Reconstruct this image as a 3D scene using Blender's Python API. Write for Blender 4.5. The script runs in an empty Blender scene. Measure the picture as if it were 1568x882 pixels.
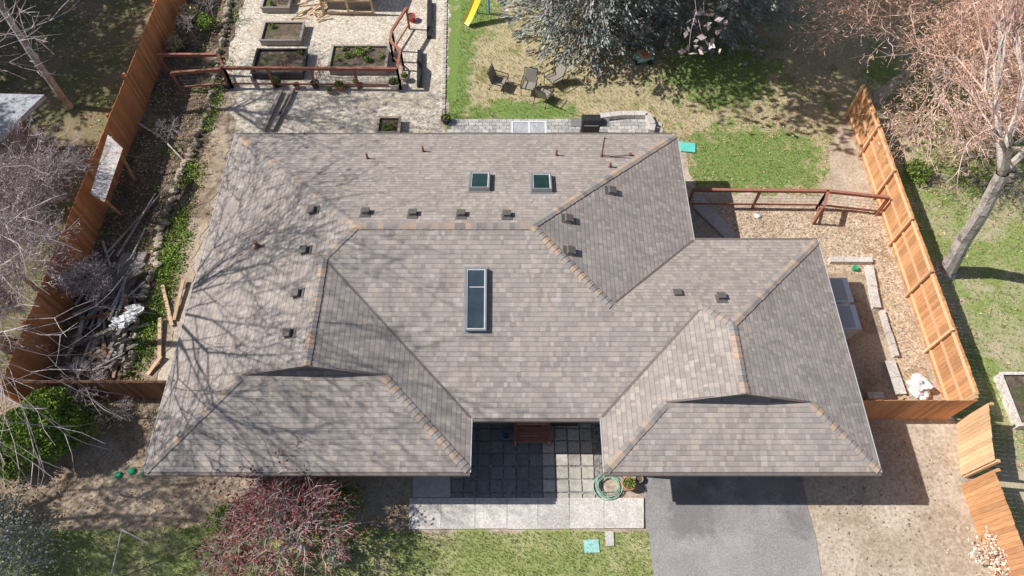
import bpy, math, random
from mathutils import Vector, Matrix, noise
random.seed(7)
sc=bpy.context.scene
# ---------------------------------------------------------------- survey constants
PITCH=math.radians(59.6); H=22.0; F=1045.0
sp,cp=math.sin(PITCH),math.cos(PITCH)
def G(px,py,z=0.0):
    """survey: plan position in metres of a measured photo point lying at height z"""
    u=(px-784)/F; v=(441-py)/F; D=sp-v*cp; h=H-z
    return (h*u/D, h*(cp+v*sp)/D)
def g(*l): return [G(*p) for p in l]
# ---------------------------------------------------------------- mesh builder
class MB:
    def __init__(s): s.v=[];s.f=[];s.m=[];s.uv=[]
    def add(s,vs,fs,m=0,uv=None):
        n=len(s.v); s.v.extend(tuple(v) for v in vs)
        for k,f in enumerate(fs):
            s.f.append([n+i for i in f]); s.m.append(m)
            s.uv.append(uv[k] if uv else None)
    def box(s,c,size,rz=0,m=0):
        x,y,z=size[0]/2,size[1]/2,size[2]/2; ca,sa=math.cos(rz),math.sin(rz)
        vs=[]
        for dz in(-z,z):
            for dx,dy in((-x,-y),(x,-y),(x,y),(-x,y)):
                vs.append((c[0]+dx*ca-dy*sa,c[1]+dx*sa+dy*ca,c[2]+dz))
        s.add(vs,[(3,2,1,0),(4,5,6,7),(0,1,5,4),(1,2,6,5),(2,3,7,6),(3,0,4,7)],m)
    def beam(s,a,b,w,h,m=0,up=(0,0,1)):
        a=Vector(a);b=Vector(b);d=(b-a).normalized();U=Vector(up)
        if abs(d.dot(U))>.98:U=Vector((0,1,0))
        r=d.cross(U).normalized();t=r.cross(d)
        vs=[]
        for q in(a,b):
            for i,j in((-1,-1),(1,-1),(1,1),(-1,1)): vs.append(q+r*(i*w/2)+t*(j*h/2))
        s.add(vs,[(0,1,2,3),(7,6,5,4),(0,4,5,1),(1,5,6,2),(2,6,7,3),(3,7,4,0)],m)
    def tube(s,a,b,r1,r2,n=8,m=0,cap=True):
        a=Vector(a);b=Vector(b);d=(b-a)
        if d.length<1e-6:return
        d.normalize();U=Vector((0,0,1)) if abs(d.z)<.9 else Vector((1,0,0))
        r=d.cross(U).normalized();t=r.cross(d);vs=[]
        for q,rr in((a,r1),(b,r2)):
            for i in range(n):
                an=2*math.pi*i/n; vs.append(q+r*(math.cos(an)*rr)+t*(math.sin(an)*rr))
        fs=[(i,(i+1)%n,n+(i+1)%n,n+i) for i in range(n)]
        if cap: fs+= [tuple(range(n-1,-1,-1)),tuple(range(n,2*n))]
        s.add(vs,fs,m)
    def path(s,pts,r,n=6,m=0):
        for i in range(len(pts)-1): s.tube(pts[i],pts[i+1],r,r,n,m)
    def prism(s,pts,z0,z1,m=0):
        n=len(pts); vs=[(p[0],p[1],z0) for p in pts]+[(p[0],p[1],z1) for p in pts]
        s.add(vs,[tuple(range(n-1,-1,-1)),tuple(range(n,2*n))]+[(i,(i+1)%n,n+(i+1)%n,n+i) for i in range(n)],m)
    def ell(s,c,r,m=0,n=10,k=6,jit=0,rng=random):
        vs=[];fs=[];o=rng.random()*50
        for j in range(k+1):
            ph=math.pi*j/k
            for i in range(n):
                th=2*math.pi*i/n
                d=Vector((math.sin(ph)*math.cos(th),math.sin(ph)*math.sin(th),math.cos(ph)))
                q=1+jit*noise.noise(d*1.7+Vector((o,o,o)))*2
                vs.append((c[0]+d.x*r[0]*q,c[1]+d.y*r[1]*q,c[2]+d.z*r[2]*q))
        for j in range(k):
            for i in range(n):
                fs.append((j*n+i,(j+1)*n+i,(j+1)*n+(i+1)%n,j*n+(i+1)%n))
        s.add(vs,fs,m)
    def lathe(s,c,prof,n=16,m=0):
        vs=[];fs=[]
        for r,z in prof:
            for i in range(n):
                t=2*math.pi*i/n; vs.append((c[0]+r*math.cos(t),c[1]+r*math.sin(t),c[2]+z))
        for j in range(len(prof)-1):
            for i in range(n): fs.append((j*n+i,j*n+(i+1)%n,(j+1)*n+(i+1)%n,(j+1)*n+i))
        s.add(vs,fs,m)
    def leaf(s,c,size,rng,m=0,flat=0.0,asp=.55):
        a=Vector((rng.gauss(0,1),rng.gauss(0,1),rng.gauss(0,1)*(1-flat)))
        b=Vector((rng.gauss(0,1),rng.gauss(0,1),rng.gauss(0,1)*(1-flat)))
        if a.length<.01:return
        a.normalize(); b=b-a*b.dot(a)
        if b.length<.01:return
        b.normalize(); a=a*size; b=b*size*asp; c=Vector(c)
        s.add([c-a,c+b,c+a,c-b],[(0,1,2,3)],m)
def build(name,mb,mats,parent=None,smooth=False,origin=None):
    if not mb.v: return None
    xs=[v[0] for v in mb.v];ys=[v[1] for v in mb.v];zs=[v[2] for v in mb.v]
    o=origin or ((min(xs)+max(xs))/2,(min(ys)+max(ys))/2,min(zs))
    me=bpy.data.meshes.new(name)
    me.from_pydata([(v[0]-o[0],v[1]-o[1],v[2]-o[2]) for v in mb.v],[],mb.f)
    for m in mats: me.materials.append(m)
    me.polygons.foreach_set('material_index',mb.m)
    if smooth: me.polygons.foreach_set('use_smooth',[True]*len(mb.f))
    if any(u is not None for u in mb.uv):
        uvl=me.uv_layers.new(name='UVMap')
        for p,u in zip(me.polygons,mb.uv):
            for j in range(len(p.vertices)):
                if u: uvl.data[p.loop_start+j].uv=u[j]
    me.update()
    ob=bpy.data.objects.new(name,me); sc.collection.objects.link(ob)
    ob.location=o
    if parent:
        ob.parent=parent; ob.location=Vector(o)-parent.location
    return ob
def empty(name,loc=(0,0,0)):
    e=bpy.data.objects.new(name,None); sc.collection.objects.link(e); e.location=loc; return e
# ---------------------------------------------------------------- materials
def newmat(name,rough=.9,spec=.2,metal=0):
    m=bpy.data.materials.new(name); m.use_nodes=True; nt=m.node_tree; nt.nodes.clear()
    out=nt.nodes.new('ShaderNodeOutputMaterial'); b=nt.nodes.new('ShaderNodeBsdfPrincipled')
    nt.links.new(b.outputs[0],out.inputs[0]); b.inputs['Roughness'].default_value=rough
    b.inputs['Specular IOR Level'].default_value=spec; b.inputs['Metallic'].default_value=metal
    return m,nt,b
def N(nt,t,**k):
    n=nt.nodes.new(t)
    for a,v in k.items(): setattr(n,a,v)
    return n
def mixc(nt,fac,a,b):
    n=N(nt,'ShaderNodeMix',data_type='RGBA')
    for i,x in((0,fac),(6,a),(7,b)):
        if hasattr(x,'is_linked'): nt.links.new(x,n.inputs[i])
        elif i==0: n.inputs[0].default_value=x
        else: n.inputs[i].default_value=(*x,1)
    return n.outputs[2]
def mrange(nt,x,a,b,c=0,d=1):
    n=N(nt,'ShaderNodeMapRange'); nt.links.new(x,n.inputs[0])
    for i,v in zip((1,2,3,4),(a,b,c,d)): n.inputs[i].default_value=v
    return n.outputs[0]
def noisen(nt,vec,scale,detail=5,rough=.6):
    n=N(nt,'ShaderNodeTexNoise'); n.inputs['Scale'].default_value=scale; n.inputs['Detail'].default_value=detail
    n.inputs['Roughness'].default_value=rough; nt.links.new(vec,n.inputs['Vector']); return n.outputs['Fac']
def math_(nt,op,a,b=None,c=None):
    n=N(nt,'ShaderNodeMath',operation=op)
    for i,x in enumerate((a,b,c)):
        if x is None: continue
        if hasattr(x,'is_linked'): nt.links.new(x,n.inputs[i])
        else: n.inputs[i].default_value=x
    return n.outputs[0]
def vscale(nt,col,f):
    n=N(nt,'ShaderNodeVectorMath',operation='SCALE'); nt.links.new(col,n.inputs[0]); nt.links.new(f,n.inputs[3]); return n.outputs[0]
def gn(c,k=1.15): return tuple(min(.82,x*k) for x in c)
def nmat(name,c1,c2,scale=8,c3=None,mscale=.5,mlo=.45,mhi=.6,rough=.9,bump=.3,bdist=.02,isl=0,detail=4,vor=0,vamp=.35,spec=.2,metal=0,stretch=None,c4=None,m4=1.3,lo4=.55,hi4=.65,blobs=None,bc=None,gain=1.15):
    c1=gn(c1,gain);c2=gn(c2,gain)
    if c3:c3=gn(c3,gain)
    if c4:c4=gn(c4,gain)
    m,nt,b=newmat(name,rough,spec,metal)
    tc=N(nt,'ShaderNodeTexCoord').outputs['Object']; vec=tc
    if stretch:
        mp=N(nt,'ShaderNodeMapping'); mp.inputs['Scale'].default_value=stretch; nt.links.new(tc,mp.inputs[0]); vec=mp.outputs[0]
    f=noisen(nt,vec,scale,detail,.65); ff=mrange(nt,f,.32,.68)
    col=mixc(nt,ff,c1,c2)
    if c3:
        k=noisen(nt,tc,mscale,7,.68); col=mixc(nt,mrange(nt,k,mlo,mhi),col,c3)
    if c4:
        off=N(nt,'ShaderNodeMapping'); off.inputs['Location'].default_value=(31,17,5); nt.links.new(tc,off.inputs[0])
        k=noisen(nt,off.outputs[0],m4,7,.7); col=mixc(nt,mrange(nt,k,lo4,hi4),col,c4)
    if blobs: # patches of the other growth at mapped places in the yard
        pos=N(nt,'ShaderNodeNewGeometry').outputs['Position']; acc=None
        for (bx,by,rx,ry) in blobs:
            mp=N(nt,'ShaderNodeMapping',vector_type='TEXTURE'); mp.inputs['Location'].default_value=(bx,by,0); mp.inputs['Scale'].default_value=(rx,ry,50); nt.links.new(pos,mp.inputs[0])
            ln=N(nt,'ShaderNodeVectorMath',operation='LENGTH'); nt.links.new(mp.outputs[0],ln.inputs[0]); d=math_(nt,'SUBTRACT',1.0,ln.outputs['Value'])
            acc=d if acc is None else math_(nt,'MAXIMUM',acc,d)
        nn=noisen(nt,pos,1.4,8,.75); mk=math_(nt,'ADD',math_(nt,'MAXIMUM',acc,-.8),math_(nt,'MULTIPLY',math_(nt,'SUBTRACT',nn,.5),3.2))
        col=mixc(nt,mrange(nt,mk,-.05,.35),col,mixc(nt,ff,*bc))
    h=f
    if c3:
        k2=noisen(nt,vec,scale*3.1,4,.75); col=vscale(nt,col,mrange(nt,k2,.3,.7,.62,1.38))
    if vor:
        v=N(nt,'ShaderNodeTexVoronoi'); v.inputs['Scale'].default_value=vor; nt.links.new(tc,v.inputs['Vector'])
        sx=N(nt,'ShaderNodeSeparateColor'); nt.links.new(v.outputs['Color'],sx.inputs[0])
        col=vscale(nt,col,mrange(nt,sx.outputs[0],0,1,1-vamp,1+vamp)); h=sx.outputs[1]
    if isl:
        ge=N(nt,'ShaderNodeNewGeometry'); col=vscale(nt,col,mrange(nt,ge.outputs['Random Per Island'],0,1,1-isl,1+isl))
    nt.links.new(col,b.inputs['Base Color'])
    if bump:
        bp=N(nt,'ShaderNodeBump'); bp.inputs['Strength'].default_value=bump; bp.inputs['Distance'].default_value=bdist
        nt.links.new(h,bp.inputs['Height']); nt.links.new(bp.outputs[0],b.inputs['Normal'])
    return m
def shingle():
    m,nt,b=newmat('asphalt_shingles',.92,.15)
    uv=N(nt,'ShaderNodeUVMap').outputs[0]; s=N(nt,'ShaderNodeSeparateXYZ'); nt.links.new(uv,s.inputs[0])
    U,V=s.outputs[0],s.outputs[1]
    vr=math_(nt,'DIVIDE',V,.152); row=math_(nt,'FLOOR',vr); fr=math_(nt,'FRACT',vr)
    w1=N(nt,'ShaderNodeTexWhiteNoise',noise_dimensions='1D'); nt.links.new(row,w1.inputs['W'])
    ut=math_(nt,'DIVIDE',math_(nt,'ADD',U,math_(nt,'MULTIPLY',w1.outputs['Value'],7.0)),.135)
    wob=math_(nt,'MULTIPLY',math_(nt,'SINE',math_(nt,'MULTIPLY',ut,1.9)),.28)
    ut=math_(nt,'ADD',ut,wob); tab=math_(nt,'FLOOR',ut); ft=math_(nt,'FRACT',ut)
    cx=N(nt,'ShaderNodeCombineXYZ'); nt.links.new(tab,cx.inputs[0]); nt.links.new(row,cx.inputs[1])
    w2=N(nt,'ShaderNodeTexWhiteNoise',noise_dimensions='3D'); nt.links.new(cx.outputs[0],w2.inputs['Vector'])
    r=N(nt,'ShaderNodeValToRGB'); nt.links.new(w2.outputs['Value'],r.inputs[0]); e=r.color_ramp
    cols=[(0,(.325,.282,.256)),(.25,(.365,.318,.288)),(.5,(.395,.345,.312)),(.75,(.42,.367,.332)),(.9,(.46,.388,.332)),(1,(.485,.435,.405))]
    e.elements[0].position=0; e.elements[0].color=(*cols[0][1],1); e.elements[1].position=1; e.elements[1].color=(*cols[-1][1],1)
    for p,c in cols[1:-1]:
        q=e.elements.new(p); q.color=(*c,1)
    tc=N(nt,'ShaderNodeTexCoord').outputs['Object']
    big=noisen(nt,tc,.7,6,.65); col=vscale(nt,r.outputs[0],mrange(nt,big,.3,.7,.9,1.1))
    gr=noisen(nt,tc,38,3,.75); col=vscale(nt,col,mrange(nt,gr,.3,.7,.76,1.24))
    col=vscale(nt,col,mrange(nt,fr,.0,.22,.56,1.0))  # butt edge: dark granule line plus a shadow line painted into the colour
    col=vscale(nt,col,mrange(nt,ft,.0,.09,.87,1.0))
    nt.links.new(col,b.inputs['Base Color'])
    hh=math_(nt,'ADD',math_(nt,'SUBTRACT',1.0,fr),math_(nt,'MULTIPLY',w2.outputs['Value'],.35))
    bp=N(nt,'ShaderNodeBump'); bp.inputs['Strength'].default_value=.45; bp.inputs['Distance'].default_value=.012
    nt.links.new(hh,bp.inputs['Height']); nt.links.new(bp.outputs[0],b.inputs['Normal'])
    return m
def capmat():
    m,nt,b=newmat('ridge_cap_shingles',.92,.15)
    ge=N(nt,'ShaderNodeNewGeometry'); r=N(nt,'ShaderNodeValToRGB'); nt.links.new(ge.outputs['Random Per Island'],r.inputs[0]); e=r.color_ramp
    e.elements[0].color=(.25,.225,.215,1); e.elements[1].color=(.54,.385,.28,1)
    for p,c in((.3,(.34,.31,.295)),(.55,(.39,.33,.285)),(.8,(.46,.35,.27))):
        q=e.elements.new(p); q.color=(*c,1)
    tc=N(nt,'ShaderNodeTexCoord').outputs['Object']
    gr=noisen(nt,tc,50,3,.7); nt.links.new(vscale(nt,r.outputs[0],mrange(nt,gr,.3,.7,.8,1.2)),b.inputs['Base Color'])
    return m
M={}
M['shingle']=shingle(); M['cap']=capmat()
M['dirt']=nmat('bare_dirt',(.34,.27,.20),(.46,.38,.295),3,(.51,.43,.345),.35,.45,.6,bump=.6,bdist=.03,c4=(.23,.175,.125),m4=1.1,lo4=.55,hi4=.75)
M['soil']=nmat('garden_soil',(.09,.068,.052),(.18,.135,.10),5,(.26,.2,.145),.6,.48,.66,bump=.8,bdist=.06,c4=(.075,.10,.035),m4=.9,lo4=.55,hi4=.63)
M['fsoil']=nmat('mulch_soil',(.19,.14,.10),(.34,.255,.18),4,(.45,.36,.265),.4,.42,.58,bump=.7,bdist=.04,c4=(.13,.14,.065),m4=1.6,lo4=.6,hi4=.72)
blob=[(G(1150,245)[0],G(1150,245)[1]-.1,3.9,2.3),(G(694,110)[0],G(694,110)[1],1.0,6.5),(G(800,172)[0],G(800,172)[1],3.0,.8),(G(1100,110)[0],G(1100,110)[1],3.2,2.6),(G(720,20)[0],G(720,20)[1],1.6,2.2)]
M['lawnB']=nmat('straw_lawn',(.37,.31,.17),(.54,.455,.295),9,(.43,.34,.225),.9,.45,.65,bump=.8,bdist=.04,c4=(.22,.22,.08),m4=.9,lo4=.55,hi4=.68,blobs=blob,bc=((.14,.235,.06),(.265,.345,.10)))
M['lawnF']=nmat('spring_lawn',(.19,.24,.075),(.33,.35,.135),9,(.50,.44,.26),.8,.46,.68,bump=.8,bdist=.04)
M['lawnN']=nmat('leafy_lawn',(.17,.24,.065),(.30,.34,.12),8,(.46,.39,.27),.5,.45,.62,bump=.8,bdist=.04)
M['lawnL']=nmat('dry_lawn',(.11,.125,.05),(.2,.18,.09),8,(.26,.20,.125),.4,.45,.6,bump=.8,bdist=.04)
M['gravel']=nmat('cream_gravel',(.53,.465,.375),(.69,.62,.52),2.2,(.47,.385,.29),.6,.48,.72,bump=.7,bdist=.03,vor=22,vamp=.28,c4=(.40,.36,.31),m4=1.6,lo4=.6,hi4=.75)
M['gravelT']=nmat('tan_gravel',(.40,.30,.205),(.58,.46,.34),3,(.34,.24,.155),.8,.5,.66,bump=.6,bdist=.03,vor=20,vamp=.35,c4=(.66,.58,.47),m4=2,lo4=.6,hi4=.7)
M['gravelD']=nmat('dark_gravel',(.19,.18,.172),(.34,.325,.31),6,bump=.6,bdist=.03,vor=26,vamp=.5)
M['asphalt']=nmat('worn_asphalt',(.25,.235,.228),(.33,.313,.305),14,(.40,.38,.365),.5,.46,.7,bump=.35,bdist=.01,vor=60,vamp=.2,c4=(.215,.203,.20),m4=.35,lo4=.5,hi4=.6)
M['conc']=nmat('concrete',(.50,.465,.43),(.62,.58,.54),7,(.42,.385,.35),1.2,.48,.7,bump=.2,isl=.08)
M['paver']=nmat('grey_pavers',(.38,.36,.35),(.52,.50,.48),9,bump=.2,isl=.2)
M['paverY']=nmat('mossy_pavers',(.38,.35,.30),(.54,.50,.44),9,bump=.3,isl=.15)
M['paverShade']=nmat('shaded_pavers',(.17,.165,.16),(.27,.26,.25),9,bump=.2,isl=.15)  # same pavers, with the courtyard shade painted in as a darker colour
M['stone']=nmat('field_stone',(.26,.215,.165),(.48,.41,.33),6,bump=.4,isl=.35)
M['cedar']=nmat('cedar_boards',(.44,.215,.10),(.58,.31,.155),5,bump=.2,isl=.22,stretch=(3,3,.4))
M['cedarB']=nmat('stained_cedar_boards',(.46,.185,.08),(.60,.27,.12),5,bump=.2,isl=.22,stretch=(3,3,.4))
M['cedarL']=nmat('new_cedar_boards',(.58,.36,.20),(.70,.48,.29),5,bump=.2,isl=.2,stretch=(3,3,.4))
M['cedarD']=nmat('old_cedar_boards',(.16,.085,.05),(.25,.135,.08),5,bump=.2,isl=.25,stretch=(3,3,.4))
M['redwood']=nmat('stained_redwood',(.29,.12,.085),(.39,.18,.125),6,bump=.1,isl=.12)
M['door']=nmat('dark_door_paint',(.05,.035,.03),(.07,.05,.04),6,rough=.5,bump=0)
M['grey_wood']=nmat('weathered_wood',(.22,.19,.17),(.40,.35,.315),6,bump=.2,isl=.35,stretch=(3,3,3))
M['tan_wood']=nmat('raw_lumber',(.46,.33,.21),(.64,.48,.32),6,bump=.2,isl=.15)
M['ply']=nmat('aged_plywood',(.56,.50,.46),(.70,.65,.61),3,(.50,.38,.30),1.6,.52,.7,bump=.2)
M['metal']=nmat('galvanised_metal',(.22,.225,.23),(.30,.305,.31),10,rough=.5,metal=.3,bump=0,spec=.4)
M['vent']=nmat('vent_metal',(.10,.09,.085),(.15,.135,.125),10,rough=.6,bump=0,spec=.4)
M['rust']=nmat('rusty_pipe',(.18,.085,.065),(.26,.12,.09),20,rough=.7,bump=0)
M['dark']=nmat('dark_plastic',(.02,.02,.022),(.04,.04,.043),20,rough=.5,bump=0,spec=.4)
M['white']=nmat('white_paint',(.66,.67,.69),(.70,.71,.72),6,rough=.5,bump=0,spec=.4)
M['fascia']=nmat('fascia_paint',(.15,.125,.115),(.19,.16,.145),6,rough=.6,bump=0)
M['rake']=nmat('rake_trim',(.42,.41,.40),(.5,.49,.48),6,rough=.6,bump=0)
M['siding']=nmat('tan_siding',(.17,.14,.115),(.21,.175,.145),5,bump=.2)
M['glass']=nmat('skylight_glass',(.012,.035,.034),(.02,.05,.05),2,rough=.06,bump=0,spec=.6)
M['glassB']=nmat('blue_skylight_glass',(.035,.05,.065),(.055,.075,.095),2,rough=.12,bump=0,spec=.6)
M['bark']=nmat('pale_bark',(.38,.335,.30),(.62,.56,.515),5,(.25,.21,.18),2.5,.5,.62,bump=.8,bdist=.05,stretch=(3,3,.8))
M['twigP']=nmat('budding_twigs',(.55,.36,.30),(.72,.54,.47),3,bump=0,isl=.3)
M['twigO']=nmat('orange_buds',(.62,.36,.22),(.72,.49,.34),3,bump=0,isl=.3)
M['twigG']=nmat('grey_twigs',(.36,.29,.29),(.55,.47,.475),3,bump=0,isl=.3)
M['twigR']=nmat('pale_twigs',(.50,.40,.37),(.66,.56,.52),3,bump=0,isl=.3)
M['budR']=nmat('red_buds',(.17,.035,.04),(.36,.10,.09),3,bump=0,isl=.4)
M['spruce']=nmat('blue_spruce_needles',(.22,.25,.225),(.42,.45,.42),2,bump=0,isl=.4)
M['hedge']=nmat('boxwood_leaves',(.12,.20,.035),(.27,.37,.07),2.5,bump=0,isl=.4)
M['weed']=nmat('weed_leaves',(.12,.20,.035),(.27,.36,.08),2,bump=0,isl=.4)
M['sage']=nmat('sage_leaves',(.28,.31,.24),(.46,.48,.40),2,bump=0,isl=.35)
M['cream']=nmat('cream_blossom',(.6,.5,.42),(.72,.64,.55),2,bump=0,isl=.25)
M['litter']=nmat('dry_leaves',(.34,.22,.13),(.58,.43,.28),3,bump=0,isl=.45)
M['straw']=nmat('straw_blades',(.44,.37,.2),(.6,.52,.33),3,bump=0,isl=.35)
M['blade']=nmat('grass_blades',(.15,.24,.055),(.29,.36,.11),3,bump=0,isl=.35)
M['terra']=nmat('terracotta',(.42,.17,.09),(.52,.24,.14),8,bump=.1)
M['teal']=nmat('turquoise_mat',(.10,.50,.46),(.16,.60,.54),6,bump=.1)
M['tealS']=nmat('pale_turquoise_mat',(.28,.56,.52),(.38,.64,.60),6,bump=.1)
M['green']=nmat('green_plastic',(.02,.30,.14),(.04,.40,.2),6,bump=0,rough=.5)
M['yellow']=nmat('yellow_plastic',(.70,.50,.02),(.71,.55,.04),6,bump=0,rough=.4,spec=.4)
M['red']=nmat('red_plastic',(.5,.05,.04),(.6,.08,.06),6,bump=0,rough=.4)
M['blue']=nmat('blue_plastic',(.05,.2,.55),(.08,.28,.62),6,bump=0,rough=.4)
M['hose']=nmat('pale_green_hose',(.28,.42,.33),(.36,.5,.4),6,bump=0,rough=.5)
M['fabric']=nmat('sling_fabric',(.26,.225,.19),(.34,.30,.26),12,bump=.1)
M['nroof']=nmat('grey_roofing',(.36,.37,.40),(.45,.46,.49),8,(.31,.32,.35),1.5,.5,.65,bump=.3,vor=9,vamp=.12)
# ---------------------------------------------------------------- world, sun, camera
w=bpy.data.worlds.new('World'); sc.world=w; w.use_nodes=True; nt=w.node_tree
sky=nt.nodes.new('ShaderNodeTexSky'); sky.sky_type='NISHITA'; sky.sun_disc=False
sd=Vector((1,-.09,-.98)).normalized(); el=math.asin(-sd.z)
sky.sun_elevation=el; sky.sun_rotation=math.atan2(-sd.x,-sd.y)%(2*math.pi)
nt.links.new(sky.outputs[0],nt.nodes['Background'].inputs[0]); nt.nodes['Background'].inputs[1].default_value=.085
L=bpy.data.lights.new('sun','SUN'); L.energy=5.0; L.angle=math.radians(.5); L.color=(1,.965,.91)
lo=bpy.data.objects.new('sun',L); sc.collection.objects.link(lo); lo.location=(-30,3,30); lo.rotation_euler=sd.to_track_quat('-Z','Y').to_euler()
cam=bpy.data.cameras.new('camera'); cam.lens=24; cam.sensor_width=36; cam.clip_end=1500
co=bpy.data.objects.new('camera',cam); sc.collection.objects.link(co); co.location=(0,0,H); co.rotation_euler=(math.radians(90)-PITCH,0,0); sc.camera=co
sc.view_settings.view_transform='Standard'; sc.view_settings.look='None'; sc.view_settings.exposure=0
# ---------------------------------------------------------------- ground sheets
def rough_poly(pts,jit,step=.16,seed=0):
    out=[];n=len(pts)
    for i in range(n):
        a=Vector((*pts[i],0));b=Vector((*pts[(i+1)%n],0));d=b-a;k=max(1,int(min(d.length/step,200)))
        nr=Vector((-d.y,d.x,0)).normalized() if d.length>1e-6 else Vector((0,0,0))
        for j in range(k):
            q=a+d*(j/k)
            o=(noise.noise(q*1.1+Vector((seed,0,0)))*1.2+noise.noise(q*4+Vector((seed,3,0)))*.9)*jit
            q=q+nr*o; out.append((q.x,q.y))
    return out
def sheet(name,pts,z,mat,jit=0):
    if jit: pts=rough_poly(pts,jit,seed=z*1000)
    mb=MB(); mb.add([(x,y,z) for x,y in pts],[tuple(range(len(pts)))])
    ob=build(name,mb,[mat]); me=ob.data
    if me.polygons[0].normal.z<0: me.flip_normals()
    return ob
gm=MB(); S=400; gm.add([(-S,-S,0),(S,-S,0),(S,S,0),(-S,S,0)],[(0,1,2,3)]); build('ground',gm,[M['dirt']])
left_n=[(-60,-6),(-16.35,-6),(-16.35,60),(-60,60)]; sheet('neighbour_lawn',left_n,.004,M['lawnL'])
right_n=[(14.85,3),(60,3),(60,60),(14.85,60)]; sheet('neighbour_lawn',right_n,.004,M['lawnN'])
back_all=g((686,-160),(684,205),(1045,215),(1062,292),(1255,300),(1275,210),(1292,180),(1330,90),(1330,-160)); sheet('back_lawn',back_all,.008,M['lawnB'],.22)
gar=g((345,-60),(385,-60),(335,215),(215,600),(60,590),(280,0)); sheet('garden_bed_soil',gar,.008,M['soil'],.1)
sheet('side_yard_dirt',g((345,110),(362,200),(225,640),(205,600),(290,330)),.016,M['fsoil'],.25)
grv=g((392,-80),(688,-80),(681,225),(345,225),(318,190),(350,80)); sheet('gravel_yard',grv,.012,M['gravel'],.15)
sheet('side_gravel',g((1100,312),(1345,316),(1432,606),(1318,618),(1240,380),(1110,380)),.012,M['gravelT'],.1)
sheet('front_soil',g((-200,600),(245,600),(260,700),(640,700),(640,812),(300,808),(160,818),(-200,818)),.012,M['fsoil'],.2)
front_l=g((-300,825),(-20,815),(160,812),(300,806),(420,800),(560,804),(622,814),(992,814),(1002,900))+[(4.3,-4),(-30,-4)]
sheet('front_lawn',front_l,.02,M['lawnF'],.12)
sheet('driveway',[(4.15,-14),(9.35,-14),(9.3,6.2),(4.15,6.2)],.016,M['asphalt'],.04)
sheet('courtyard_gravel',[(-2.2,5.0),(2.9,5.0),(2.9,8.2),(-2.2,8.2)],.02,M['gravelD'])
sheet('side_path_soil',g((1262,420),(1338,420),(1385,612),(1322,612)),.016,M['fsoil'],.06)
# ---------------------------------------------------------------- house
Z0=2.6; SL=.34
def R(x,y):
    A=min(x+10.5,6.25-x,y-6.9,18.15-y); B=min(x+10.5,-1.2-x,18.15-y)
    if y<7.9:B=min(B,y-5.3)
    C=min(x-2.63,10.5-x,13.3-y)
    if y<7.15:C=min(C,y-5.3)
    return Z0+SL*max(A,B,C)
def RP(px,py):
    z=3.5
    for _ in range(12):
        x,y=G(px,py,z); z=R(x,y)
    return x,y
house=empty('ranch_house',(0,11,0))
up={'W':(1,0),'E':(-1,0),'N':(0,-1),'S':(0,1)}
faces=[
 ('W',[(-10.5,18.15),(-10.5,5.3),(-7.9,7.9),(-5.85,7.9),(-5.85,11.55),(-4.875,12.525)],lambda x,y:x+10.5),
 ('N',[(6.25,18.15),(-10.5,18.15),(-4.875,12.525),(.625,12.525)],lambda x,y:18.15-y),
 ('E',[(-1.2,5.3),(-1.2,6.9),(-5.85,11.55),(-5.85,7.9),(-3.8,7.9)],lambda x,y:-1.2-x),
 ('S',[(-10.5,5.3),(-1.2,5.3),(-4.1,8.2),(-7.6,8.2)],lambda x,y:y-5.3),
 ('S',[(-1.2,6.9),(2.63,6.9),(5.83,10.1),(3.05,10.1),(.625,12.525),(-4.875,12.525),(-5.85,11.55)],lambda x,y:y-6.9),
 ('E',[(6.25,13.3),(6.25,18.15),(.625,12.525),(3.05,10.1)],lambda x,y:6.25-x),
 ('N',[(10.5,13.3),(6.25,13.3),(3.05,10.1),(5.83,10.1),(6.565,9.365)],lambda x,y:13.3-y),
 ('W',[(2.63,6.9),(2.63,5.3),(4.48,7.15),(6.565,7.15),(6.565,9.365),(5.83,10.1)],lambda x,y:x-2.63),
 ('E',[(10.5,5.3),(10.5,13.3),(6.565,9.365),(6.565,7.15),(8.65,7.15)],lambda x,y:10.5-x),
 ('S',[(2.63,5.3),(10.5,5.3),(8.4,7.4),(4.73,7.4)],lambda x,y:y-5.3)]
rm=MB(); k=math.sqrt(1+SL*SL)
for n_,(o,pts,fn) in enumerate(faces):
    vs=[(x,y,Z0+SL*fn(x,y)) for x,y in pts]
    uv=[((y if o in'WE' else x)+n_*13.7,fn(x,y)*k+n_*3.04) for x,y in pts]
    rm.add(vs,[tuple(range(len(pts)))],0,[uv])
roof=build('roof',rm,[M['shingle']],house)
for p in roof.data.polygons:
    if p.normal.z<0: p.flip()
out=[(-10.5,18.15),(-10.5,5.3),(-1.2,5.3),(-1.2,6.9),(2.63,6.9),(2.63,5.3),(10.5,5.3),(10.5,13.3),(6.25,13.3),(6.25,18.15)]
def inpoly(p,P):
    c=False
    for i in range(len(P)):
        x1,y1=P[i];x2,y2=P[(i+1)%len(P)]
        if (y1>p[1])!=(y2>p[1]) and p[0]<(x2-x1)*(p[1]-y1)/(y2-y1)+x1:c=not c
    return c
fm=MB()
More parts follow.
